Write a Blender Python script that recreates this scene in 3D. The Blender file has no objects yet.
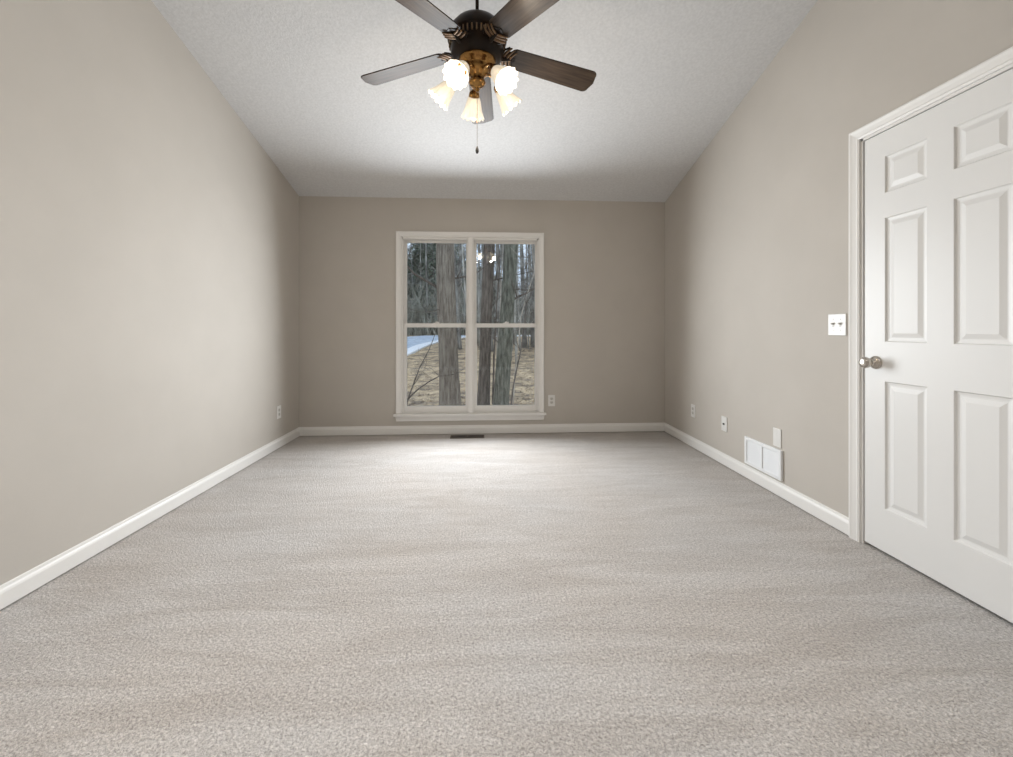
import bpy, bmesh, math, random
from mathutils import Vector, Matrix, noise as mnoise
random.seed(7)
S = bpy.context.scene
COL = S.collection
PI = math.pi
R = math.radians

# ------------------------------------------------------------------ camera
XL, XR, D = -1.876, 1.923, 4.363          # left wall, right wall, back wall
YR = -2.2                                 # wall behind the camera
HB, SL = 2.44, 0.267                      # ceiling height at the back wall, ceiling slope
def ceil_z(y): return HB + SL*(D - y)
cd = bpy.data.cameras.new('camera'); cam = bpy.data.objects.new('camera', cd); COL.objects.link(cam)
cam.location = (0, 0, 1.09); cam.rotation_euler = (R(90), 0, R(-3.074))
cd.sensor_width = 36; cd.lens = 419/1013*36; cd.shift_y = -49.5/1013; cd.clip_start = 0.02; cd.clip_end = 500
S.camera = cam
# ------------------------------------------------------------------ exposure, sky, daylight
S.view_settings.view_transform = 'Standard'; S.view_settings.look = 'None'
S.view_settings.gamma = 1; S.view_settings.use_curve_mapping = False
S.view_settings.exposure = 0.10
W = bpy.data.worlds.new('sky'); S.world = W; W.use_nodes = True
wn = W.node_tree.nodes; wl = W.node_tree.links; wn.clear()
wo = wn.new('ShaderNodeOutputWorld'); wb = wn.new('ShaderNodeBackground')
wt = wn.new('ShaderNodeTexCoord'); wz = wn.new('ShaderNodeTexNoise'); wr = wn.new('ShaderNodeValToRGB')
wz.inputs['Scale'].default_value = 3.0; wz.inputs['Detail'].default_value = 4
wr.color_ramp.elements[0].position = .35; wr.color_ramp.elements[0].color = (.55, .70, .95, 1)
wr.color_ramp.elements[1].position = .65; wr.color_ramp.elements[1].color = (.86, .92, 1.0, 1)
wl.new(wt.outputs['Generated'], wz.inputs['Vector']); wl.new(wz.outputs['Fac'], wr.inputs['Fac'])
wl.new(wr.outputs['Color'], wb.inputs['Color']); wl.new(wb.outputs[0], wo.inputs['Surface'])
wb.inputs['Strength'].default_value = 1.4

def area_light(name, loc, rot, sx, sy, power, color):
    l = bpy.data.lights.new(name, 'AREA'); l.shape = 'RECTANGLE'; l.size = sx; l.size_y = sy
    l.energy = power; l.color = color
    o = bpy.data.objects.new(name, l); COL.objects.link(o); o.location = loc; o.rotation_euler = rot
    return o
# daylight pouring through the twin window
wd = area_light('window_daylight', (-.138, D - .13, 1.24), (R(-86), 0, 0), 1.38, 1.45, 78, (.92, .965, 1.0))
wd.data.spread = R(164)
# added fill light with no fixture, unseen above and behind the camera
rl = area_light('rear_fill_light', (-.45, -.35, ceil_z(-.35) - .14), (0, 0, 0), .6, .6, 40, (1.0, .985, .97))
rl.data.spread = R(115)

# ------------------------------------------------------------------ helpers
def tag(o, label=None, cat=None, group=None, kind=None):
    if label: o['label'] = label
    if cat: o['category'] = cat
    if group: o['group'] = group
    if kind: o['kind'] = kind
    return o
def empty(name, loc=(0, 0, 0), rz=0):
    o = bpy.data.objects.new(name, None); COL.objects.link(o); o.location = loc
    o.rotation_euler = (0, 0, rz); o.empty_display_size = .1
    return o
class MB:
    def __init__(s): s.v = []; s.f = []; s.sm = []
    def add(s, vs, fs, smooth=False):
        b = len(s.v); s.v += [tuple(v) for v in vs]
        for f in fs: s.f.append([b+i for i in f]); s.sm.append(smooth)
        return s
    def box(s, a, b, M=None):
        x0, y0, z0 = a; x1, y1, z1 = b
        vs = [(x0,y0,z0),(x1,y0,z0),(x1,y1,z0),(x0,y1,z0),(x0,y0,z1),(x1,y0,z1),(x1,y1,z1),(x0,y1,z1)]
        if M: vs = [M @ Vector(v) for v in vs]
        return s.add(vs, [(0,3,2,1),(4,5,6,7),(0,1,5,4),(1,2,6,5),(2,3,7,6),(3,0,4,7)])
    def prism(s, poly, axis, a, b):
        """extrude a polygon (list of 2D points) along axis 0/1/2 from a to b"""
        def p3(p, t):
            q = list(p); q.insert(axis, t); return tuple(q)
        n = len(poly); vs = [p3(p, a) for p in poly] + [p3(p, b) for p in poly]
        fs = [tuple(range(n))[::-1], tuple(range(n, 2*n))]
        for i in range(n): j = (i+1) % n; fs.append((i, j, n+j, n+i))
        return s.add(vs, fs)
    def tube(s, pts, rad, n=8, caps=True, smooth=True):
        pts = [Vector(p) for p in pts]; m = len(pts)
        if not hasattr(rad, '__len__'): rad = [rad]*m
        vs = []; fs = []; up = None
        for i, p in enumerate(pts):
            t = (pts[min(i+1, m-1)] - pts[max(i-1, 0)])
            t = t.normalized() if t.length > 1e-9 else Vector((0,0,1))
            if up is None:
                up = Vector((1,0,0)) if abs(t.x) < .9 else Vector((0,1,0))
            a = (up - t*up.dot(t)).normalized(); up = a; b = t.cross(a)
            for k in range(n):
                an = 2*PI*k/n; vs.append(p + (a*math.cos(an) + b*math.sin(an))*rad[i])
        for i in range(m-1):
            for k in range(n):
                k2 = (k+1) % n; fs.append((i*n+k, i*n+k2, (i+1)*n+k2, (i+1)*n+k))
        s.add(vs, fs, smooth)
        if caps:
            b0 = len(s.v) - n*m
            s.f.append([b0+k for k in range(n)][::-1]); s.sm.append(False)
            s.f.append([b0+(m-1)*n+k for k in range(n)]); s.sm.append(False)
        return s
    def lathe(s, prof, n=32, M=None, flute=0, famp=0.0, closed=False, smooth=True):
        """prof: (r, z) list turned about z; flute ripples the radius (scaled by a third profile value)"""
        vs = []; fs = []; m = len(prof)
        for p in prof:
            r, z = p[0], p[1]; w = p[2] if len(p) > 2 else 0
            for k in range(n):
                a = 2*PI*k/n; q = math.cos(flute*a)*w if flute else 0
                rr = r*(1 + famp*q); zz = z + (p[3]*q if len(p) > 3 else 0)
                v = Vector((rr*math.cos(a), rr*math.sin(a), zz))
                vs.append(M @ v if M else v)
        for i in range(m-1):
            for k in range(n):
                k2 = (k+1) % n; fs.append((i*n+k, i*n+k2, (i+1)*n+k2, (i+1)*n+k))
        if closed:
            fs.append(tuple(range(n))[::-1]); fs.append(tuple((m-1)*n+k for k in range(n)))
        return s.add(vs, fs, smooth)
    def build(s, name, mat=None, parent=None, bevel=0, seg=2):
        me = bpy.data.meshes.new(name); me.from_pydata(s.v, [], s.f); me.update()
        for p, q in zip(me.polygons, s.sm): p.use_smooth = q
        bm = bmesh.new(); bm.from_mesh(me); bmesh.ops.recalc_face_normals(bm, faces=bm.faces); bm.to_mesh(me); bm.free()
        o = bpy.data.objects.new(name, me); COL.objects.link(o)
        if mat: me.materials.append(mat)
        if parent: o.parent = parent
        if bevel:
            b = o.modifiers.new('bevel', 'BEVEL'); b.width = bevel; b.segments = seg; b.limit_method = 'ANGLE'; b.angle_limit = R(40)
        return o
def copy_tree(o, parent=None):
    c = o.copy(); COL.objects.link(c)
    if parent: c.parent = parent
    for ch in list(o.children): copy_tree(ch, c)
    return c

def mat(name, color, rough=.6, metal=0.0, spec=.5, bump=None, vary=None, coat=0.0, emit=None, estr=0.0, stretch=None):
    """vary = (scale, color2, lo, hi); bump = (scale, strength, distance[, detail])"""
    m = bpy.data.materials.new(name); m.use_nodes = True
    nt = m.node_tree; p = nt.nodes['Principled BSDF']
    p.inputs['Base Color'].default_value = (*color, 1); p.inputs['Roughness'].default_value = rough
    p.inputs['Metallic'].default_value = metal; p.inputs['Specular IOR Level'].default_value = spec
    p.inputs['Coat Weight'].default_value = coat
    if emit: p.inputs['Emission Color'].default_value = (*emit, 1); p.inputs['Emission Strength'].default_value = estr
    tc = nt.nodes.new('ShaderNodeTexCoord'); vec = tc.outputs['Object']
    if stretch:
        mp = nt.nodes.new('ShaderNodeMapping'); mp.inputs['Scale'].default_value = stretch; nt.links.new(vec, mp.inputs['Vector']); vec = mp.outputs['Vector']
    if vary:
        n = nt.nodes.new('ShaderNodeTexNoise'); n.inputs['Scale'].default_value = vary[0]; n.inputs['Detail'].default_value = 4
        r = nt.nodes.new('ShaderNodeValToRGB')
        r.color_ramp.elements[0].position = vary[2]; r.color_ramp.elements[0].color = (*color, 1)
        r.color_ramp.elements[1].position = vary[3]; r.color_ramp.elements[1].color = (*vary[1], 1)
        nt.links.new(vec, n.inputs['Vector']); nt.links.new(n.outputs['Fac'], r.inputs['Fac'])
        nt.links.new(r.outputs['Color'], p.inputs['Base Color'])
    if bump:
        n = nt.nodes.new('ShaderNodeTexNoise'); n.inputs['Scale'].default_value = bump[0]
        n.inputs['Detail'].default_value = bump[3] if len(bump) > 3 else 3
        b = nt.nodes.new('ShaderNodeBump'); b.inputs['Strength'].default_value = bump[1]; b.inputs['Distance'].default_value = bump[2]
        nt.links.new(vec, n.inputs['Vector']); nt.links.new(n.outputs['Fac'], b.inputs['Height'])
        nt.links.new(b.outputs['Normal'], p.inputs['Normal'])
    return m

M_wall = mat('greige_wall_paint', (.50, .466, .422), .75, spec=.25, bump=(90, .12, .002), vary=(3, (.52, .485, .44), .35, .65))
M_ceil = mat('textured_ceiling_paint', (.59, .588, .588), .9, spec=.1, bump=(70, .35, .004, 5), vary=(60, (.65, .648, .648), .35, .65))
M_trim = mat('white_trim_paint', (.79, .777, .753), .4, spec=.4)
M_door = mat('white_door_paint', (.76, .755, .74), .38, spec=.4, bump=(60, .05, .001))
M_plate = mat('white_plastic', (.72, .71, .685), .35)
M_slot = mat('dark_slot', (.03, .03, .03), .6)
M_grille = mat('white_enamel', (.82, .83, .84), .4)
M_duct = mat('grille_duct_grey', (.10, .10, .10), .7)
M_nickel = mat('brushed_nickel', (.55, .51, .46), .25, 1.0)
M_bronze = mat('oil_rubbed_bronze', (.012, .008, .006), .3, 0, spec=.14, vary=(14, (.030, .017, .009), .4, .7))
M_gold = mat('antique_brass', (.38, .21, .07), .25, 1.0, vary=(30, (.20, .10, .035), .4, .7))
M_reg = mat('brown_register_enamel', (.14, .11, .085), .5)

# carpet -----------------------------------------------------------
def make_carpet():
    m = bpy.data.materials.new('cut_pile_carpet'); m.use_nodes = True; nt = m.node_tree; L = nt.links
    p = nt.nodes['Principled BSDF']; p.inputs['Roughness'].default_value = 1.0; p.inputs['Specular IOR Level'].default_value = .05
    p.inputs['Sheen Weight'].default_value = .15; p.inputs['Sheen Roughness'].default_value = .5
    tc = nt.nodes.new('ShaderNodeTexCoord')
    def noise(sc, det=2, rough=.5, vec=None, dist=0):
        n = nt.nodes.new('ShaderNodeTexNoise'); n.inputs['Scale'].default_value = sc; n.inputs['Detail'].default_value = det
        n.inputs['Roughness'].default_value = rough; n.inputs['Distortion'].default_value = dist
        L.new(vec or tc.outputs['Object'], n.inputs['Vector']); return n
    def ramp(fac, a, ca, b, cb):
        r = nt.nodes.new('ShaderNodeValToRGB'); e = r.color_ramp.elements
        e[0].position = a; e[0].color = (*ca, 1); e[1].position = b; e[1].color = (*cb, 1); L.new(fac, r.inputs['Fac']); return r
    def mul(a, b):
        x = nt.nodes.new('ShaderNodeMix'); x.data_type = 'RGBA'; x.blend_type = 'MULTIPLY'; x.inputs['Factor'].default_value = 1
        L.new(a, x.inputs[6]); L.new(b, x.inputs[7]); return x.outputs[2]
    tuft = noise(115, 3, .75, dist=.4); fine = noise(190, 2)
    c1 = ramp(tuft.outputs['Fac'], .30, (.355, .336, .322), .64, (.83, .80, .778))
    c2 = ramp(fine.outputs['Fac'], .3, (.82, .82, .82), .7, (1, 1, 1))
    mp = nt.nodes.new('ShaderNodeMapping'); mp.inputs['Scale'].default_value = (.62, 3.6, 1); mp.inputs['Rotation'].default_value = (0, 0, R(-9))
    L.new(tc.outputs['Object'], mp.inputs['Vector'])
    st = noise(2.0, 5, .62, mp.outputs['Vector'], 1.1)            # strokes left in the pile by the vacuum
    c3 = ramp(st.outputs['Fac'], .36, (.85, .83, .81), .64, (1.0, 1.0, 1.0))
    patch = noise(1.1, 2); c4 = ramp(patch.outputs['Fac'], .35, (1.0, .97, .94), .65, (1, 1, 1))
    L.new(mul(mul(mul(c1.outputs[0], c2.outputs[0]), c3.outputs[0]), c4.outputs[0]), p.inputs['Base Color'])
    b = nt.nodes.new('ShaderNodeBump'); b.inputs['Strength'].default_value = .9; b.inputs['Distance'].default_value = .012
    L.new(tuft.outputs['Fac'], b.inputs['Height']); L.new(b.outputs['Normal'], p.inputs['Normal'])
    return m
M_carpet = make_carpet()

# thin window glass
def make_glass():
    m = bpy.data.materials.new('window_glass'); m.use_nodes = True; nt = m.node_tree; nt.nodes.remove(nt.nodes['Principled BSDF'])
    o = nt.nodes['Material Output']; t = nt.nodes.new('ShaderNodeBsdfTransparent'); g = nt.nodes.new('ShaderNodeBsdfGlossy')
    g.inputs['Roughness'].default_value = 0.0; t.inputs['Color'].default_value = (.93, .95, .95, 1)
    f = nt.nodes.new('ShaderNodeFresnel'); f.inputs['IOR'].default_value = 1.55
    x = nt.nodes.new('ShaderNodeMixShader')
    nt.links.new(f.outputs[0], x.inputs[0]); nt.links.new(t.outputs[0], x.inputs[1]); nt.links.new(g.outputs[0], x.inputs[2])
    nt.links.new(x.outputs[0], o.inputs['Surface']); return m
M_glass = make_glass()

# ------------------------------------------------------------------ the room shell
T = .14
WX0, WX1, WZ0, WZ1 = -.862, .586, .205, 2.052      # window opening
DY0, DY1, DZ = 1.300, 2.046, 2.063                # door opening (jamb to jamb)
m = MB(); m.box((XL - T, YR - T, -.15), (XR + T, D, 0))
tag(m.build('floor', M_carpet), 'greige cut-pile carpet covering the whole bedroom floor', 'carpet', kind='structure')
m = MB()
m.prism([(YR - T, ceil_z(YR - T)), (D + .02, ceil_z(D + .02)), (D + .02, ceil_z(D + .02) + .12), (YR - T, ceil_z(YR - T) + .12)], 0, XL - T, XR + T)
tag(m.build('ceiling', M_ceil), 'white textured vaulted ceiling sloping up from the window wall', 'ceiling', kind='structure')
def side(y0, y1, z0=None, z1=None, zb=-.15):
    if z0 is None: return [(y0, zb), (y1, zb), (y1, ceil_z(y1) + .03), (y0, ceil_z(y0) + .03)]
    return [(y0, z0), (y1, z0), (y1, ceil_z(y1) + .03), (y0, ceil_z(y0) + .03)]
m = MB(); m.prism(side(YR - T, D + T), 0, XL - T, XL)
tag(m.build('wall_left', M_wall), 'bare greige left wall rising to the vaulted ceiling', 'wall', kind='structure')
m = MB()
m.prism(side(YR - T, DY0), 0, XR, XR + T); m.prism(side(DY0, DY1, DZ), 0, XR, XR + T); m.prism(side(DY1, D + T), 0, XR, XR + T)
m.box((XR + T, YR, -.15), (XR + T + .02, D, 2.4))
tag(m.build('wall_right', M_wall), 'greige right wall with the white panel door in it', 'wall', kind='structure')
m = MB()
m.box((XL, D, -.8), (WX0, D + T, HB + .03)); m.box((WX1, D, -.8), (XR, D + T, HB + .03))
m.box((WX0, D, -.8), (WX1, D + T, WZ0)); m.box((WX0, D, WZ1), (WX1, D + T, HB + .03))
tag(m.build('wall_back', M_wall), 'greige far wall with the twin window in its middle', 'wall', kind='structure')
m = MB(); m.box((XL, YR - T, -.15), (XR, YR, ceil_z(YR) + .03))
tag(m.build('wall_rear', M_wall), 'greige wall behind the camera facing the window', 'wall', kind='structure')

# baseboards
BP = [(0, .007), (.0145, .007), (.0145, .066), (.012, .074), (.0075, .081), (.006, .091), (0, .094)]
def baseboard(name, pts, label):
    """pts: list of runs; run = (a, b, inward normal, mitre_a, mitre_b)"""
    m = MB()
    for a, b, nrm, ma, mb in pts:
        a = Vector(a); b = Vector(b); nrm = Vector(nrm); t = (b - a).normalized(); n = len(BP)
        vs = [a + nrm*p[0] + t*(p[0] if ma else 0) + Vector((0, 0, p[1])) for p in BP]
        vs += [b + nrm*p[0] - t*(p[0] if mb else 0) + Vector((0, 0, p[1])) for p in BP]
        fs = [(i, (i+1) % n, n + (i+1) % n, n + i) for i in range(n)] + [tuple(range(n)), tuple(range(n, 2*n))]
        m.add(vs, fs)
    return tag(m.build(name, M_trim), label, 'baseboard', kind='structure')
baseboard('baseboard_left', [((XL, YR, 0), (XL, D, 0), (1, 0, 0), 1, 1)], 'white baseboard along the foot of the left wall')
baseboard('baseboard_back', [((XL, D, 0), (XR, D, 0), (0, -1, 0), 1, 1)], 'white baseboard under the window along the far wall')
CW = .060
baseboard('baseboard_right', [((XR, DY1 + CW - .012, 0), (XR, D, 0), (-1, 0, 0), 0, 1), ((XR, YR, 0), (XR, DY0 - CW + .012, 0), (-1, 0, 0), 1, 0)],
          'white baseboard along the right wall up to the door casing')
baseboard('baseboard_rear', [((XL, YR, 0), (XR, YR, 0), (0, 1, 0), 1, 1)], 'white baseboard along the wall behind the camera')

# ------------------------------------------------------------------ window
win = empty('window_1', ((WX0 + WX1)/2, D, WZ0)); tag(win, 'white twin double-hung window looking onto bare woods', 'window', kind='structure')
def wbuild(m, name, mt, parent, **k):
    o = m.build(name, mt, None, **k)
    o.parent = parent; o.matrix_parent_inverse = Matrix.Translation(win.location).inverted() if parent is win else Matrix.Identity(4)
    return o
# mitred casing: profile (offset outward from the opening, projection into the room)
def mitred(prof, a0, a1, zb, zt, place):
    m = MB(); n = len(prof); vs = []
    for o, d in prof:
        for (u, z) in ((a0 - o, zb), (a0 - o, zt + o), (a1 + o, zt + o), (a1 + o, zb)): vs.append(place(u, z, d))
    fs = []
    for i in range(n):
        j = (i + 1) % n
        for k in range(3): fs.append((i*4+k, i*4+k+1, j*4+k+1, j*4+k))
    fs += [tuple(i*4 for i in range(n)), tuple(i*4+3 for i in range(n))]
    return m.add(vs, fs)
CP = [(-.006, 0), (-.006, .010), (.003, .0135), (.010, .0115), (.028, .015), (.041, .019), (.048, .017), (.050, 0)]
WPc = [(o*1.0, d) for o, d in CP]
wbuild(mitred(WPc, WX0 + .008, WX1 - .008, WZ0, WZ1 - .006, lambda u, z, d: (u, D - d, z)), 'window_casing', M_trim, win)
m = MB(); m.box((WX0 - .062, D - .042, WZ0 - .012), (WX1 + .062, D + .03, WZ0 + .014)); wbuild(m, 'window_sill', M_trim, win, bevel=.005)
m = MB(); m.prism([(WX0 - .036, WZ0 - .064), (WX1 + .036, WZ0 - .064), (WX1 + .048, WZ0 - .012), (WX0 - .048, WZ0 - .012)], 1, D - .016, D)
wbuild(m, 'window_apron', M_trim, win, bevel=.004)
m = MB()                                                # jamb liner and parting stops
for x0, x1 in ((WX0, WX0 + .018), (WX1 - .018, WX1)): m.box((x0, D + .0, WZ0), (x1, D + T, WZ1))
m.box((WX0, D, WZ1 - .018), (WX1, D + T, WZ1)); m.box((WX0, D + .02, WZ0 - .004), (WX1, D + T + .03, WZ0 + .018))
for x0, x1 in ((WX0 + .018, WX0 + .03), (WX1 - .03, WX1 - .018)): m.box((x0, D + .004, WZ0), (x1, D + .022, WZ1 - .018))
m.box((WX0 + .018, D + .004, WZ1 - .034), (WX1 - .018, D + .022, WZ1 - .018))
wbuild(m, 'window_frame', M_trim, win)
XC = -.138
m = MB(); m.box((XC - .034, D - .004, WZ0 + .012), (XC + .034, D + T, WZ1 - .016)); m.box((XC - .020, D - .014, WZ0 + .012), (XC + .020, D - .003, WZ1 - .012))
wbuild(m, 'window_mullion', M_trim, win, bevel=.003)
def sash(x0, x1, z0, z1, gx0, gx1, gz0, gz1, y, name):
    m = MB(); d = .03
    m.box((x0, y, z0), (gx0, y + d, z1)); m.box((gx1, y, z0), (x1, y + d, z1))
    m.box((gx0, y, z0), (gx1, y + d, gz0)); m.box((gx0, y, gz1), (gx1, y + d, z1))
    s = wbuild(m, name, M_trim, win)
    g = MB(); g.box((gx0, y + .022, gz0), (gx1, y + .026, gz1)); p = g.build('pane', M_glass); p.parent = s
    return s
for (x0, x1, g0, g1) in ((WX0 + .018, XC - .034, -.800, -.192), (XC + .034, WX1 - .018, -.074, .536)):
    sash(x0, x1, 1.105, WZ1 - .018, g0 - .005, g1 + .005, 1.150, 1.995, D + .072, 'upper_sash')
    lo = sash(x0, x1, WZ0 + .018, 1.148, g0, g1, .288, 1.108, D + .028, 'lower_sash')
    cx = (g0 + g1)/2
    m = MB(); m.box((cx - .028, D + .030, 1.148), (cx + .028, D + .056, 1.156)); m.lathe([(.012, 1.156), (.012, 1.166), (.006, 1.168)], 12, Matrix.Translation((cx, D + .043, 0)), closed=True)
    m.box((cx - .006, D + .022, 1.158), (cx + .030, D + .034, 1.164))
    o = m.build('sash_lock', M_trim); o.parent = lo

# ------------------------------------------------------------------ door
door = empty('door_1', (XR, (DY0 + DY1)/2, 0)); tag(door, 'white six-panel door with nickel knob in the right wall', 'door', kind='structure')
def dbuild(m, name, mt, **k):
    o = m.build(name, mt, None, **k); o.parent = door; o.matrix_parent_inverse = Matrix.Translation(door.location).inverted(); return o
dbuild(mitred(CP, DY0, DY1, 0, DZ, lambda u, z, d: (XR - d, u, z)), 'door_casing', M_trim)
m = MB(); JT = .018
for y0, y1 in ((DY0, DY0 + JT), (DY1 - JT, DY1)): m.box((XR - .001, y0, 0), (XR + T, y1, DZ))
m.box((XR - .001, DY0, DZ - JT), (XR + T, DY1, DZ))
for y0, y1 in ((DY0 + JT, DY0 + JT + .012), (DY1 - JT - .012, DY1 - JT)): m.box((XR + .052, y0, 0), (XR + .09, y1, DZ - JT))
m.box((XR + .052, DY0 + JT, DZ - JT - .012), (XR + .09, DY1 - JT, DZ - JT))
dbuild(m, 'door_jamb', M_trim)
SX = XR + .004                                              # face of the slab
s0, s1, zb, zt = DY0 + JT + .003, DY1 - JT - .004, .016, DZ - JT - .004
st, mu = .107, .104
pw = (s1 - s0 - 2*st - mu)/2
ye = [s0, s0 + st, s0 + st + pw, s0 + st + pw + mu, s1 - st, s1]
ze = [zb, .222, .838, 1.028, 1.626, 1.745, 1.922, zt]
m = MB()
def fv(y, z, d): return (SX + d, y, z)
for i in range(5):
    for j in range(7):
        y0, y1, z0, z1 = ye[i], ye[i+1], ze[j], ze[j+1]
        if i in (1, 3) and j in (1, 3, 5):
            rings = [(0, 0), (.005, .007), (.016, .009), (.022, .009), (.042, .0025)]
            pr = None
            for ins, dp in rings:
                q = [fv(y0 + ins, z0 + ins, dp), fv(y1 - ins, z0 + ins, dp), fv(y1 - ins, z1 - ins, dp), fv(y0 + ins, z1 - ins, dp)]
                if pr: m.add(pr + q, [(k, (k+1) % 4, 4 + (k+1) % 4, 4 + k) for k in range(4)])
                pr = q
            m.add(pr, [(0, 1, 2, 3)])
        else: m.add([fv(y0, z0, 0), fv(y1, z0, 0), fv(y1, z1, 0), fv(y0, z1, 0)], [(0, 1, 2, 3)])
q = [(SX, s0, zb), (SX, s1, zb), (SX, s1, zt), (SX, s0, zt)]; q2 = [(SX + .035, b, c) for a, b, c in q]
m.add(q + q2, [(4, 5, 6, 7)] + [(k, (k+1) % 4, 4 + (k+1) % 4, 4 + k) for k in range(4)])
slab = dbuild(m, 'door_slab', M_door)
bm = bmesh.new(); bm.from_mesh(slab.data); bmesh.ops.remove_doubles(bm, verts=bm.verts, dist=.0004); bmesh.ops.recalc_face_normals(bm, faces=bm.faces); bm.to_mesh(slab.data); bm.free()
m = MB(); KM = Matrix.Translation((SX, s1 - .062, .925)) @ Matrix.Rotation(R(-90), 4, 'Y')
m.lathe([(.0325, 0), (.0325, .004), (.030, .009), (.022, .013), (.013, .017), (.0115, .030), (.014, .036), (.022, .041), (.0265, .049), (.0275, .058), (.025, .066), (.018, .0705), (.008, .072), (.0, .072)], 32, KM)
tag(dbuild(m, 'door_knob', M_nickel), 'brushed nickel round door knob')
m = MB(); m.box((XR + .016, DY1 - JT - .0045, .880), (XR + .046, DY1 - JT + .0005, .970)); tag(dbuild(m, 'strike_plate', M_nickel), 'nickel strike plate')

# ------------------------------------------------------------------ plates, grille, register
def plate_root(name, loc, wall, label, cat, group=None):
    o = empty(name, loc, {'back': PI, 'left': PI/2 + PI, 'right': PI/2}[wall] if wall != 'back' else 0)
    # local frame: x along the wall, -y out into the room
    o.rotation_euler = (0, 0, {'back': 0, 'left': R(90), 'right': R(-90)}[wall])
    return tag(o, label, cat, group)
def cover(w, h, parent, t=.006, mt=None):
    m = MB(); m.box((-w/2, -t, -h/2), (w/2, 0, h/2)); return m.build('cover_plate', mt or M_plate, parent, bevel=.003, seg=3)
def screw(parent, x, z, y=-.006):
    m = MB(); m.lathe([(.0034, 0), (.0034, .0008), (.002, .0013), (0, .0013)], 12, Matrix.Translation((x, y, z)) @ Matrix.Rotation(R(90), 4, 'X')); return m.build('screw', M_plate, parent)
def outlet(loc, wall, label):
    o = plate_root('electrical_outlet', loc, wall, label, 'outlet', None); cover(.072, .117, o)
    for dz in (-.0195, .0195):
        m = MB(); pts = []
        for k in range(24):
            a = 2*PI*k/24; pts.append((.0172*math.cos(a), dz + max(-.0142, min(.0142, .0172*math.sin(a)))))
        m.prism(pts, 1, -.0078, -.0058); r = m.build('receptacle', M_recept, o)
        m = MB()
        m.box((-.0075, -.0083, dz - .001), (-.0052, -.0077, dz + .0075)); m.box((.0052, -.0083, dz), (.0075, -.0077, dz + .0065))
        m.lathe([(.0026, 0), (.0026, .0006), (0, .0006)], 10, Matrix.Translation((0, -.0077, dz - .0065)) @ Matrix.Rotation(R(90), 4, 'X'))
        m.build('slots', M_slot, r)
    screw(o, 0, 0); return o
M_recept = mat('receptacle_plastic', (.55, .53, .49), .4)
outlet((.707, D, .340), 'back', 'duplex outlet on the far wall just right of the window')
outlet((XL, 3.938, .330), 'left', 'outlet plate low on the left wall near the far corner')
outlet((XR, 3.754, .338), 'right', 'outlet plate on the right wall, the one nearest the far corner')
j = plate_root('cable_jack', (XR, 3.254, .331), 'right', 'white cable jack plate on right wall between corner outlet and return grille', 'jack'); cover(.076, .117, j)
m = MB(); m.lathe([(.0075, 0), (.0075, .003), (.0048, .003), (.0048, .010), (.0018, .010), (.0018, .006), (0, .006)], 16, Matrix.Translation((0, -.006, 0)) @ Matrix.Rotation(R(90), 4, 'X'))
tag(m.build('coaxial_socket', M_slot, j), 'dark metal coaxial socket')
screw(j, 0, .042); screw(j, 0, -.042)
b = plate_root('blank_plate', (XR, 2.648, .378), 'right', 'blank white cover plate standing directly above the return grille', 'plate'); cover(.074, .120, b); screw(b, 0, .03); screw(b, 0, -.03)
s = plate_root('light_switch', (XR, 2.181, 1.113), 'right', 'white double toggle light switch beside the door casing', 'switch'); cover(.116, .118, s)
for dx in (-.023, .023):
    m = MB(); m.box((dx - .0055, -.0075, -.0125), (dx + .0055, -.0058, .0125)); m.build('toggle_slot', M_recept, s)
    m = MB(); m.box((dx - .004, -.019, -.004), (dx + .004, -.006, .004), Matrix.Translation((0, 0, .002)) @ Matrix.Rotation(R(-18), 4, 'X')); m.build('toggle', M_recept, s, bevel=.001)
    screw(s, dx, .030); screw(s, dx, -.030)

g = plate_root('return_air_grille', (XR, 2.786, .2075), 'right', 'white louvred return air grille low on the right wall', 'vent')
gw, gh, gt = .378, .196, .017
m = MB(); fr = .024
m.box((-gw/2, -gt, -gh/2), (-gw/2 + fr, 0, gh/2)); m.box((gw/2 - fr, -gt, -gh/2), (gw/2, 0, gh/2))
m.box((-gw/2 + fr, -gt, gh/2 - fr), (gw/2 - fr, 0, gh/2)); m.box((-gw/2 + fr, -gt, -gh/2), (gw/2 - fr, 0, -gh/2 + fr))
m.build('grille_frame', M_grille, g, bevel=.003)
m = MB(); m.box((-.005, -gt + .001, -gh/2 + fr), (.005, -.001, gh/2 - fr)); m.build('centre_bar', M_grille, g)
m = MB(); m.box((-gw/2 + .01, -.0012, -gh/2 + .01), (gw/2 - .01, -.0002, gh/2 - .01)); m.build('backing', M_duct, g)
m = MB(); n = 17
for k in range(n):
    z = -gh/2 + fr + (k + .5)*(gh - 2*fr)/n
    m.box((-gw/2 + fr, -.0062, -.0007), (gw/2 - fr, .0062, .0007), Matrix.Translation((0, -.0085, z)) @ Matrix.Rotation(R(52), 4, 'X'))
m.build('louvres', M_grille, g)

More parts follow.
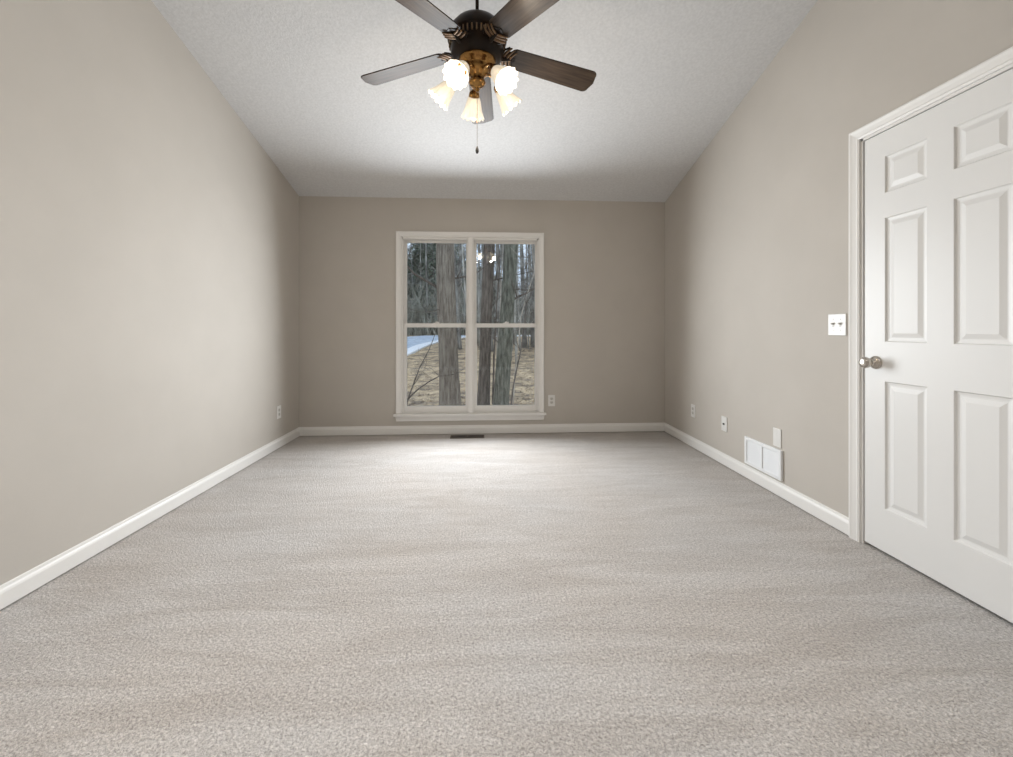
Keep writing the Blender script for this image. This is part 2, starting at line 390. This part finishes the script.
M_fin = mat('dark_bronze_fins', (.045, .038, .03), .5)
r = empty('floor_register', (-.168, 4.245, 0)); tag(r, 'dark bronze floor register set in carpet below the window', 'vent')
rw, rh = .342, .115
m = MB()
m.box((-rw/2, -rh/2, .001), (rw/2, -rh/2 + .008, .006)); m.box((-rw/2, rh/2 - .008, .001), (rw/2, rh/2, .006))
m.box((-rw/2, -rh/2 + .008, .001), (-rw/2 + .008, rh/2 - .008, .006)); m.box((rw/2 - .008, -rh/2 + .008, .001), (rw/2, rh/2 - .008, .006))
m.box((-.006, -rh/2 + .008, .001), (.006, rh/2 - .008, .006))
m.build('register_frame', M_reg, r, bevel=.0015)
m = MB()
for k in range(24):
    for sgn in (-1, 1):
        x = sgn*(.010 + (k + .5)*(rw/2 - .026)/24)
        m.box((x - .0012, -rh/2 + .008, .0014), (x + .0012, rh/2 - .008, .0048))
m.build('fins', M_fin, r)
m = MB(); m.box((-rw/2 + .008, -rh/2 + .008, .0002), (rw/2 - .008, rh/2 - .008, .0010)); m.build('duct_opening', M_slot, r)

# ------------------------------------------------------------------ ceiling fan
FX, FY, FZ = -.034, 2.088, 2.458                        # hub at blade height
fan = empty('ceiling_fan', (FX, FY, FZ)); tag(fan, 'dark bronze five-blade ceiling fan with five lit glass shades', 'ceiling fan')
cz = ceil_z(FY) - FZ
def wood():
    m = mat('dark_walnut_blade', (.060, .042, .030), .36, spec=.13); nt = m.node_tree; p = nt.nodes['Principled BSDF']
    tc = nt.nodes.new('ShaderNodeTexCoord'); mp = nt.nodes.new('ShaderNodeMapping'); mp.inputs['Scale'].default_value = (2, 26, 20)
    n = nt.nodes.new('ShaderNodeTexNoise'); n.inputs['Scale'].default_value = 3; n.inputs['Detail'].default_value = 6; n.inputs['Distortion'].default_value = .6
    rr = nt.nodes.new('ShaderNodeValToRGB'); rr.color_ramp.elements[0].position = .35; rr.color_ramp.elements[0].color = (.028, .019, .013, 1)
    rr.color_ramp.elements[1].position = .7; rr.color_ramp.elements[1].color = (.060, .041, .028, 1)
    nt.links.new(tc.outputs['Object'], mp.inputs[0]); nt.links.new(mp.outputs[0], n.inputs['Vector']); nt.links.new(n.outputs['Fac'], rr.inputs[0]); nt.links.new(rr.outputs[0], p.inputs['Base Color'])
    return m
M_wood = wood()
m = MB(); m.lathe([(.0, cz - .072), (.020, cz - .072), (.045, cz - .062), (.062, cz - .040), (.068, cz - .010), (.068, cz + .03)], 32); m.build('ceiling_canopy', M_bronze, fan)
m = MB(); m.tube([(0, 0, .19), (0, 0, cz - .06)], .0085, 16); m.build('downrod', M_bronze, fan)
m = MB()
m.lathe([(.0, .196), (.016, .196), (.020, .186), (.040, .178), (.080, .160), (.112, .136), (.134, .108), (.1445, .082), (.1465, .066), (.1465, .060), (.140, .057), (.134, .046), (.130, .030), (.131, .010), (.126, -.012), (.112, -.030), (.092, -.038), (.0, -.038)], 56)
mh = m.build('motor_housing', M_bronze, fan)
m = MB()                                                # vent ribs round the housing
for k in range(40):
    a = 2*PI*k/40; m.box((.126, -.0035, .026), (.1405, .0035, .056), Matrix.Rotation(a, 4, 'Z'))
m.build('vent_ribs', M_rib if 'M_rib' in globals() else mat('worn_bronze', (.22, .15, .09), .35, .8), mh, bevel=.001)
# flywheel / fitter bowl and light-kit body
m = MB()
m.lathe([(.0, -.036), (.090, -.036), (.094, -.042), (.086, -.052), (.066, -.062), (.060, -.070), (.063, -.080), (.058, -.094), (.044, -.108), (.036, -.118), (.034, -.128), (.040, -.136), (.042, -.146), (.036, -.156), (.024, -.164), (.014, -.168), (.011, -.174), (.013, -.180), (.008, -.187), (.0, -.189)], 40)
kit = m.build('light_kit', M_gold, fan)
# blades and irons
def outline(r0, r1, w0, w1, cr=.028, n=6):
    pts = [(r0 - .004, 0), (r0 + .002, -w0*.25), (r0 + .018, -w0*.44), (r0 + .032, -w0/2)]
    for k in range(n + 1):
        a = -PI/2 + PI/2*k/n; pts.append((r1 - cr + cr*math.cos(a), -w1/2 + cr + cr*math.sin(a)))
    pts.append((r1 + .010, 0))
    for k in range(n + 1):
        a = PI/2*k/n; pts.append((r1 - cr + cr*math.cos(a), w1/2 - cr + cr*math.sin(a)))
    pts += [(r0 + .032, w0/2), (r0 + .018, w0*.44), (r0 + .002, w0*.25)]
    return pts
mblade = MB(); mblade.prism(outline(.160, .646, .120, .142), 2, -.003, .003)
def band_mesh():
    m = MB()
    # nested crescent bands holding the blade root
    for rr0, hw, th in ((.148, .066, .0065), (.167, .058, .005), (.183, .050, .0045)):
        pts = []
        for k in range(13):
            t = -1 + 2*k/12; pts.append((rr0 - .012 + .026*(t*t), hw*t, -.0095))
        m.tube(pts, [.002 + th*(1 - .7*abs(-1 + 2*k/12)**2) for k in range(13)], 8)
    return m
def iron_mesh():
    m = MB()
    m.tube([(.095, 0, -.030), (.118, 0, -.026), (.138, 0, -.018), (.158, 0, -.011), (.18, 0, -.008)], [.012, .011, .010, .009, .007], 10)
    for sgn in (-1, 1):
        m.tube([(.118, sgn*.004, -.022), (.122, sgn*.025, -.014), (.132, sgn*.048, -.009), (.152, sgn*.066, -.0075)], [.006, .0055, .005, .004], 8)
    m.prism([(.150, -.045), (.185, -.034), (.205, 0), (.185, .034), (.150, .045), (.146, 0)], 2, -.0065, -.0032)
    for x, y in ((.170, -.026), (.170, .026), (.192, 0)): m.lathe([(.006, -.0085), (.006, -.0066), (.0, -.0066)], 10, Matrix.Translation((x, y, 0)))
    return m
blade = mblade.build('blade', M_wood, fan, bevel=.0015); iron = iron_mesh().build('blade_iron', M_bronze, fan)
band_mesh().build('crescent_bands', mat('bronze_blade_iron', (.16, .10, .06), .35, .8), iron)
angs = [90 - 2.5 + 72*k for k in range(5)]
for k, a in enumerate(angs):
    for o0 in (blade, iron):
        o = o0
        if k: o = copy_tree(o0, fan)
        tilt = Matrix.Translation((.0, 0, .0275)) @ Matrix.Rotation(R(4.5), 4, 'Y') @ Matrix.Rotation(R(-12), 4, 'X')
        o.matrix_basis = Matrix.Rotation(R(a), 4, 'Z') @ (tilt)
# lamp arms and shades
M_shade = bpy.data.materials.new('frosted_glass_shade'); M_shade.use_nodes = True
nt = M_shade.node_tree; p = nt.nodes['Principled BSDF']
p.inputs['Base Color'].default_value = (.56, .53, .48, 1); p.inputs['Roughness'].default_value = .25; p.inputs['Transmission Weight'].default_value = .35
p.inputs['Emission Color'].default_value = (1.0, .88, .70, 1); p.inputs['Emission Strength'].default_value = .34
M_bulb = mat('glowing_bulb', (1, .95, .85), .4, emit=(1.0, .84, .60), estr=6)
def frame_of(phi):       # phi measured from +y towards +x
    return Matrix.Rotation(-R(phi), 4, 'Z') @ Matrix.Rotation(R(90), 4, 'Z')   # local +x points outward along phi
NECK = Vector((.118, 0, -.130)); TILT = 44
AX = Matrix.Translation(NECK) @ Matrix.Rotation(R(180 - TILT), 4, 'Y')      # local +z runs out of the socket, down and outward
ma = MB()
arm = [(.036, 0, -.100), (.058, 0, -.088), (.080, 0, -.086), (.098, 0, -.094), (.110, 0, -.110), (.117, 0, -.128)]
ma.tube(arm, [.008, .0075, .007, .007, .008, .010], 12)
ma.lathe([(.0, -.012), (.018, -.012), (.026, -.004), (.0285, .008), (.0285, .020), (.026, .024), (.0, .024)], 24, AX)
ms = MB()
prof = [(.024, .010, 0, 0), (.030, .020, .0, 0), (.037, .040, .3, 0), (.041, .060, .6, 0), (.045, .080, .8, 0), (.051, .098, 1, 0), (.058, .112, 1, .002), (.062, .120, 1, .005)]
ms.lathe(prof, 60, AX, 12, .05)
ms.lathe([(q[0] - .003, q[1], q[2], q[3]) for q in prof], 60, AX, 12, .05)
n0 = 60*len(prof); k0 = len(ms.v)
ms.f += [[60*(len(prof)-1) + k, 60*(len(prof)-1) + (k+1) % 60, n0 + 60*(len(prof)-1) + (k+1) % 60, n0 + 60*(len(prof)-1) + k] for k in range(60)]; ms.sm += [True]*60
mb_ = MB(); mb_.lathe([(.0, .104), (.012, .101), (.021, .090), (.024, .078), (.020, .062), (.013, .046), (.012, .026)], 20, AX)
arm0 = ma.build('lamp_arm', M_gold, fan); sh0 = ms.build('lamp_shade', M_shade, fan); bu0 = mb_.build('bulb', M_bulb, sh0)
tag(sh0, 'frosted ribbed glass tulip shade, lit')
for k in range(5):
    phi = -8 + 72*k; Fm = frame_of(phi)
    if k == 0: a_, s_ = arm0, sh0
    else:
        a_ = arm0.copy(); COL.objects.link(a_); a_.parent = fan
        s_ = copy_tree(sh0, fan)
    a_.matrix_basis = Fm; s_.matrix_basis = Fm
    l = bpy.data.lights.new('bulb_light', 'POINT'); l.energy = 3.5; l.color = (1.0, .86, .68); l.shadow_soft_size = .03
    lo = bpy.data.objects.new('bulb_light', l); COL.objects.link(lo); lo.parent = fan
    lo.location = (Fm @ AX @ Vector((0, 0, .150)))
m = MB(); z0, z1 = -.188, 1.995 - FZ
k = int((z0 - z1)/.006)
m.tube([(0, 0, z0), (0, 0, z1)], .0009, 6)
for i in range(k): m.lathe([(0, -.0016), (.0016, 0), (0, .0016)], 6, Matrix.Translation((0, 0, z1 + .006*i)))
pc = m.build('pull_chain', M_gold, fan)
m = MB(); m.lathe([(0, .012), (.003, .011), (.0045, .006), (.0075, -.002), (.0085, -.012), (.0065, -.021), (.003, -.025), (.0, -.026)], 16, Matrix.Translation((0, 0, z1 - .008)))
m.build('chain_pendant', M_slot, pc)

# ------------------------------------------------------------------ outdoors
def ground_z(x, y):
    P = [(0, -.7), (10, -.7), (25, -.04), (40, .42), (60, .30), (130, .3)]
    for (a, za), (b, zb_) in zip(P, P[1:]):
        if y <= b: z = za + (zb_ - za)*(y - a)/(b - a); break
    else: z = P[-1][1]
    return z
def bumpy(x, y): return ground_z(x, y) + .05*mnoise.noise((x*.5, y*.5, 3)) + .02*mnoise.noise((x*2, y*2, 8))
M_soil = mat('leaf_covered_soil', (.20, .155, .115), .95, spec=.1, bump=(14, .9, .05, 6), vary=(2.6, (.66, .50, .32), .36, .62))
m = MB(); NX, NY = 80, 120; vs = []; fs = []
ys = [D + T + .02 + (90 - D)*((j/NY)**1.9) for j in range(NY + 1)]
for y in ys:
    w = 8 + y*.8
    for i in range(NX + 1):
        x = -w + 2*w*i/NX; vs.append((x, y, bumpy(x, y)))
for jj in range(NY):
    for i in range(NX):
        a = jj*(NX + 1) + i; fs.append((a, a + 1, a + NX + 2, a + NX + 1))
m.add(vs, fs, True); tag(m.build('ground', M_soil), 'tan leaf-strewn forest floor outside the window', 'ground', kind='structure')
def strip(name, ea, eb, h, mt, label, cat):
    m = MB(); vs = []; n = 0
    def dense(e):
        out = []
        for p, q in zip(e, e[1:]):
            for k in range(12): out.append((p[0] + (q[0]-p[0])*k/12, p[1] + (q[1]-p[1])*k/12))
        out.append(e[-1]); return out
    A, B = dense(ea), dense(eb); n = len(A)
    for e in (A, B):
        for x, y in e: vs.append((x, y, ground_z(x, y) + .055 + h))
    for e in (A, B):
        for x, y in e: vs.append((x, y, ground_z(x, y) - .12))
    fs = []
    for k in range(n - 1):
        fs += [(k, k+1, n+k+1, n+k), (k, 2*n+k, 2*n+k+1, k+1), (n+k, n+k+1, 3*n+k+1, 3*n+k)]
    fs += [(0, n, 3*n, 2*n), (n-1, 3*n-1, 4*n-1, 2*n-1)]
    m.add(vs, fs); return tag(m.build(name, mt), label, cat, kind='structure')
M_road = mat('pale_wet_asphalt', (.36, .43, .52), .55, vary=(2, (.58, .66, .76), .35, .65))
M_kerb = mat('bleached_concrete', (.85, .86, .88), .8)
strip('driveway', [(-4.9, 15), (-4.4, 21), (-4.15, 27.5), (-3.3, 33), (-1.8, 37.5), (2, 39.2)], [(-10.5, 15), (-10, 21), (-9.5, 27.5), (-8.5, 35), (-5, 41), (2, 42)], .0, M_road, 'pale grey driveway curving away beyond the trees', 'driveway')
strip('kerb', [(-4.15, 15), (-3.74, 20.1), (-3.45, 27.5), (-2.75, 33), (-1.4, 37), (2, 38.8)], [(-4.92, 15), (-4.42, 21), (-4.17, 27.5), (-3.32, 33), (-1.82, 37.5), (2, 39.3)], .03, M_kerb, 'white concrete edge running along the near side of the driveway', 'kerb')
strip('street', [(1.9, 39.3), (8, 38.5), (20, 37)], [(1.9, 41.5), (8, 41.2), (20, 40)], .03, M_kerb, 'pale strip of road showing far off between the right trunks', 'road')

M_bark = mat('grey_brown_bark', (.14, .112, .09), .95, spec=.1, bump=(30, 1.0, .03, 6), vary=(26, (.31, .27, .215), .36, .66), stretch=(1, 1, .14))
M_lichen = mat('lichen_green_bark', (.085, .086, .066), .95, spec=.1, bump=(30, 1.0, .03, 6), vary=(22, (.225, .225, .18), .36, .64), stretch=(1, 1, .2))
M_dark = mat('dark_bark', (.085, .068, .055), .95, spec=.1, bump=(30, 1.0, .03, 6), vary=(24, (.22, .185, .155), .36, .66), stretch=(1, 1, .16))
M_twig = mat('dead_twig', (.55, .49, .41), .9, vary=(3, (.36, .31, .25), .4, .6))
M_far = mat('distant_bark', (.15, .14, .125), .95, vary=(1.2, (.42, .41, .37), .4, .65))
M_ever = mat('evergreen_needles', (.16, .20, .14), .8, vary=(1.5, (.36, .41, .31), .35, .65))
M_brush = mat('winter_brush', (.25, .25, .20), .9, vary=(.5, (.50, .50, .43), .4, .6))
M_leaf = mat('fallen_leaves', (.74, .57, .36), .85, vary=(1.7, (.28, .20, .13), .42, .58))
def trunk_mesh(base, lean, h, r0, r1, flare=.25, rng=random, seg=26, n=14):
    m = MB(); pts = []; rad = []; ph = rng.random()*9
    for i in range(seg + 1):
        t = i/seg; z = h*t
        pts.append((lean[0]*t + .03*math.sin(3*t*2 + ph), lean[1]*t + .03*math.cos(2.3*t*2 + ph), z - .15))
        rad.append((r0 + (r1 - r0)*t)*(1 + .03*math.sin(17*t + ph)) + flare*r0*math.exp(-z/.35))
    m.tube(pts, rad, n); return m, pts, rad
def branch(m, p, d, L, r, rng, depth=0, n=5, kids=4):
    pts = [Vector(p)]; d = Vector(d).normalized(); rad = [r]; seg = 6
    for i in range(seg):
        d = (d + Vector((rng.uniform(-.22, .22), rng.uniform(-.22, .22), rng.uniform(-.14, .24)))).normalized()
        pts.append(pts[-1] + d*L/seg); rad.append(max(r*(1 - .8*(i+1)/seg), .0022))
    m.tube(pts, rad, n, caps=False)
    if depth < 2:
        for k in range(kids):
            i = rng.randint(1, seg); q = pts[i]
            dd = (d + Vector((rng.uniform(-1, 1), rng.uniform(-1, 1), rng.uniform(-.5, .8)))).normalized()
            branch(m, q, dd, L*rng.uniform(.3, .55), max(rad[i]*.7, .003), rng, depth + 1, max(3, n - 1), max(1, kids - 1))
def near_tree(name, x, y, leanx, h, r0, r1, mt, label, brs, seed, group=None):
    rng = random.Random(seed); o = empty(name, (x, y, ground_z(x, y))); tag(o, label, 'tree', group)
    m, pts, rad = trunk_mesh(None, (leanx, 0), h, r0, r1, rng=rng, seg=30, n=18); m.build('trunk', mt, o)
    for (z, dx, dy, dz, L, r) in brs:
        b = MB(); i = min(int((z + .15)/h*30), 29); branch(b, pts[i], (dx, dy, dz), L, r, rng); b.build('branch', M_dark, o)
    for k in range(6):
        i = rng.randint(18, 29); a = rng.uniform(0, 2*PI)
        b = MB(); branch(b, pts[i], (math.cos(a), math.sin(a), .5), rng.uniform(1, 2.6), .03, rng); b.build('branch', M_dark, o)
    return o
near_tree('tree', -.735, 9.0, -.16, 9.0, .222, .135, M_bark, 'thick grey-brown tree trunk filling the middle of the left panes',
          [(2.6, -1, -.1, .55, 1.6, .035), (2.35, -.8, -.5, -.5, 1.0, .012), (2.9, .9, .2, -.05, 1.4, .022), (1.9, .8, -.3, .2, .7, .008)], 3)
near_tree('tree', -.05, 9.5, .52, 10.0, .135, .105, M_dark, 'dark slanting tree trunk just right of the window mullion', [(2.2, .8, -.5, .55, .9, .010), (1.5, -.8, -.5, .9, .9, .010), (3.1, 1, .1, .3, 1.2, .02)], 4)
near_tree('tree', .37, 9.2, .48, 9.4, .165, .13, M_lichen, 'green lichen-covered tree trunk in the middle of the right panes', [(2.5, 1, -.1, .5, 1.5, .028), (2.0, .9, -.4, .1, .9, .008), (1.6, -.9, -.2, .35, .8, .009), (2.9, .8, .5, -.2, 1.2, .016), (1.2, .9, -.1, .4, .9, .007)], 5)
def sapling(x, y, path, r, mt, label, seed):
    rng = random.Random(seed); z = ground_z(x, y); o = empty('sapling', (x, y, z)); tag(o, label, 'sapling')
    m = MB(); n = len(path); m.tube(path, [max(r*(1 - .7*i/(n-1)), .003) for i in range(n)], 8); m.build('stem', mt, o)
    for k in range(9):
        b = MB(); i = rng.randint(n//2, n - 1); p = path[i]; branch(b, p, (rng.uniform(-1, 1), rng.uniform(-1, 1), .8), rng.uniform(.3, .9), max(r*.35, .004), rng, 1, 4, 2); b.build('twig', mt, o)
    return o
sapling(.205, 10.0, [(0, 0, -.1), (.02, 0, .5), (.03, 0, 1.1), (.07, 0, 1.8), (.10, 0, 2.4), (.16, 0, 3.2), (.15, 0, 4.2)], .028, M_dark, 'thin dark sapling standing upright between the two right trunks', 11)
sapling(.285, 10.6, [(0, 0, -.1), (.03, 0, .6), (.05, 0, 1.3), (.12, 0, 2.0), (.14, 0, 2.8), (.2, 0, 4.0)], .026, M_twig, 'thin pale sapling beside the left edge of the lichen-green trunk', 12)
sapling(.54, 8.6, [(0, 0, -.1), (.02, 0, .25), (.05, 0, .55), (.13, 0, .95), (.22, 0, 1.35), (.27, 0, 1.75), (.33, 0, 2.3), (.30, 0, 3.0)], .020, M_dark, 'dark curved sapling leaning right in the lower right pane', 13)
sapling(.60, 8.8, [(0, 0, -.1), (.03, 0, .5), (.06, 0, .95), (.18, 0, 2.05), (.30, 0, 2.5), (.47, 0, 3.0), (.42, 0, 3.5), (.36, 0, 4.0)], .016, M_twig, 'pale thin sapling arching across the upper right pane', 21)
o = empty('shrub', (-1.62, 8.7, ground_z(0, 8.7))); tag(o, 'bare two-stemmed shrub reaching across the lower left pane', 'shrub')
for path in ([(0, 0, -.1), (.05, 0, .32), (.16, 0, .62), (.30, 0, 1.0), (.50, 0, 1.38), (.62, 0, 1.7)], [(.05, 0, .34), (.25, 0, .54), (.48, 0, .70), (.70, 0, .82), (1.05, 0, .86)]):
    m = MB(); m.tube(path, [.017 - .0022*i for i in range(len(path))], 8); st_ = m.build('stem', M_dark, o)
    rng = random.Random(len(path))
    for k in range(5): b = MB(); branch(b, path[rng.randint(2, len(path) - 1)], (rng.uniform(-.6, 1), rng.uniform(-.6, .6), .7), rng.uniform(.3, .6), .005, rng, 1, 4, 2); b.build('twig', M_dark, st_)

# the woods behind: five patterns of bare tree, three of evergreen, every tree an object
def far_proto(seed):
    rng = random.Random(seed); h = rng.uniform(12, 16); b, pts, rad = trunk_mesh(None, (rng.uniform(-.9, .9), rng.uniform(-.9, .9)), h, .12, .05, rng=rng, seg=14, n=8)
    for k in range(26):
        i = rng.randint(2, 13); a = rng.uniform(0, 2*PI)
        branch(b, pts[i], (math.cos(a), math.sin(a), rng.uniform(-.1, .8)), rng.uniform(1.2, 3.4)*(1.1 - i/22), rad[i]*.38, rng, 1, 3, 4)
    return b.build('bare_tree', M_far)
def ever_proto(seed):
    rng = random.Random(seed); o = empty('evergreen_tree'); h = rng.uniform(7, 10)
    m, pts, rad = trunk_mesh(None, (.1, .1), h, .10, .02, rng=rng, seg=10, n=7); m.build('trunk', M_far, o)
    f = MB()
    for k in range(2600):
        t = rng.random()**.8; z = .25 + (h - .1)*t; rr = (1 - t)**.75*1.55*math.sqrt(rng.uniform(.12, 1)) + .06; a = rng.uniform(0, 2*PI)
        c = Vector((rr*math.cos(a), rr*math.sin(a), z)); d = Vector((math.cos(a), math.sin(a), rng.uniform(-.5, .3))).normalized(); sd = d.cross(Vector((0, 0, 1))).normalized()
        L, w = rng.uniform(.18, .36), rng.uniform(.05, .10); dn = Vector((0, 0, -rng.uniform(.02, .08)))
        f.add([c, c + d*L*.5 + sd*w + dn, c + d*L + dn*2, c + d*L*.5 - sd*w + dn], [(0, 1, 2, 3)])
    f.build('foliage', M_ever, o); return o
protos = [far_proto(40 + k) for k in range(5)]; used = set()
rng = random.Random(99)
LBL = {0: 'slender bare tree in the woods this side of the driveway', 1: 'bare grey tree in the middle depth of the woods', 2: 'bare tree far back in the woods against the sky'}
def spot(y): # spread over what the window shows from about the room
    c = -.025*y; return c + (rng.uniform(-.27, .27) if rng.random() < .68 else rng.uniform(-.62, .62))*y
ntree = 0
for k in range(165):
    y = 16 + 52*(rng.random()**.9); x = spot(y)
    if abs(x + 4.6) < 2.6 and y < 40: continue
    if .072 < x/y < .118 and rng.random() < .65: continue
    if 36 < y < 43: y += 8
    if y < 24 and -3.5 < x < 3.2 and rng.random() < .75: continue
    b = 0 if y < 27 else 1 if y < 45 else 2
    pi = rng.randint(0, 4); o = protos[pi] if pi not in used else copy_tree(protos[pi]); used.add(pi)
    o.location = (x, y, ground_z(x, y) - .05); sc = rng.uniform(.7, 1.35); o.scale = (sc, sc, sc*rng.uniform(.9, 1.1)); o.rotation_euler = (0, 0, rng.uniform(0, 6.28))
    tag(o, LBL[b], 'tree', ['slender bare trees on the near ground', 'bare trees in the middle woods', 'bare trees at the back of the woods'][b]); ntree += 1
def pole_proto(seed):
    rng = random.Random(seed); h = rng.uniform(7, 10)
    b, pts, rad = trunk_mesh(None, (rng.uniform(-1, 1), rng.uniform(-.5, .5)), h, .05, .02, rng=rng, seg=12, n=6)
    for k in range(22):
        i = rng.randint(2, 11); a = rng.uniform(0, 2*PI)
        branch(b, pts[i], (math.cos(a), math.sin(a), rng.uniform(.2, 1.2)), rng.uniform(.7, 1.8), rad[i]*.4, rng, 1, 3, 3)
    return b.build('sapling_tree', M_pole)
M_pole = mat('pale_sapling_bark', (.24, .225, .19), .9, vary=(1.3, (.58, .56, .50), .42, .62))
pp = [pole_proto(90 + k) for k in range(4)]; used = set()
for k in range(160):
    y = rng.uniform(17, 62); x = spot(y)
    if (-9 < x < -2.6 and y < 36) or 36 < y < 42.5: continue
    pi = rng.randint(0, 3); o = pp[pi] if pi not in used else copy_tree(pp[pi]); used.add(pi)
    o.location = (x, y, ground_z(x, y) - .05); sc = rng.uniform(.7, 1.3); o.scale = (sc, sc, sc); o.rotation_euler = (0, 0, rng.uniform(0, 6.28))
    tag(o, 'thin pale twiggy sapling among the bare trees', 'sapling', 'pale saplings among the bare trees')
ep = [ever_proto(70 + k) for k in range(3)]; used = set()
thick = [(-6.5, 49), (-5.5, 47.5), (-7.3, 51), (-5.0, 52), (-8.2, 50), (-6.0, 54)]      # the dense clump left of the big trunk
for k in range(62):
    y = rng.uniform(45, 64); x = spot(y)
    if .07 < x/y < .12: x += .1*y
    if k < len(thick): x, y = thick[k]
    pi = rng.randint(0, 2); o = ep[pi] if pi not in used else copy_tree(ep[pi]); used.add(pi)
    o.location = (x, y, ground_z(x, y) - .05); sc = rng.uniform(.75, 1.35)*(1.15 if x < -.02*y else .85); o.scale = (sc*1.15, sc*1.15, sc); o.rotation_euler = (0, 0, rng.uniform(0, 6.28))
    tag(o, 'dark green evergreen at the back of the woods behind bare trunks', 'tree', 'evergreens at the back of the woods')
# undergrowth and leaf litter: uncountable
b = MB()
for k in range(6000):
    y = rng.uniform(43, 66); x = spot(y); z = ground_z(x, y); L = rng.uniform(1.5, 6.5)
    d = Vector((rng.uniform(-.5, .5), rng.uniform(-.3, .3), 1)).normalized(); p0 = Vector((x, y, z - .05)); p1 = p0 + d*L*.5 + Vector((rng.uniform(-.2, .2), 0, 0)); p2 = p1 + (d + Vector((rng.uniform(-.6, .6), 0, .1))).normalized()*L*.5
    b.tube([p0, p1, p2], [.05, .035, .012], 3, caps=False)
    for q in range(4):
        p = p0.lerp(p2, rng.uniform(.3, 1)); e = p + Vector((rng.uniform(-.7, .7), rng.uniform(-.3, .3), rng.uniform(.1, .9))); b.tube([p, e], [.022, .01], 3, caps=False)
tag(b.build('undergrowth', M_brush), 'tangled grey-green winter brush at the back of the woods', 'undergrowth', kind='stuff')
b = MB()
for k in range(9000):
    y = 8.6 + 16*(rng.random()**1.4); x = spot(y)*1.1; z = bumpy(x, y) + rng.uniform(.004, .02); a = rng.uniform(0, 6.28); L, w = rng.uniform(.05, .11), rng.uniform(.02, .04)
    d = Vector((math.cos(a), math.sin(a), rng.uniform(-.25, .35))); sd = Vector((-math.sin(a), math.cos(a), rng.uniform(-.3, .3))); c = Vector((x, y, z))
    b.add([c - d*L*.5, c + sd*w + Vector((0, 0, .008)), c + d*L*.5, c - sd*w + Vector((0, 0, .008))], [(0, 1, 2, 3)])
tag(b.build('leaf_litter', M_leaf), 'dry tan fallen leaves scattered over the ground outside', 'leaves', kind='stuff')
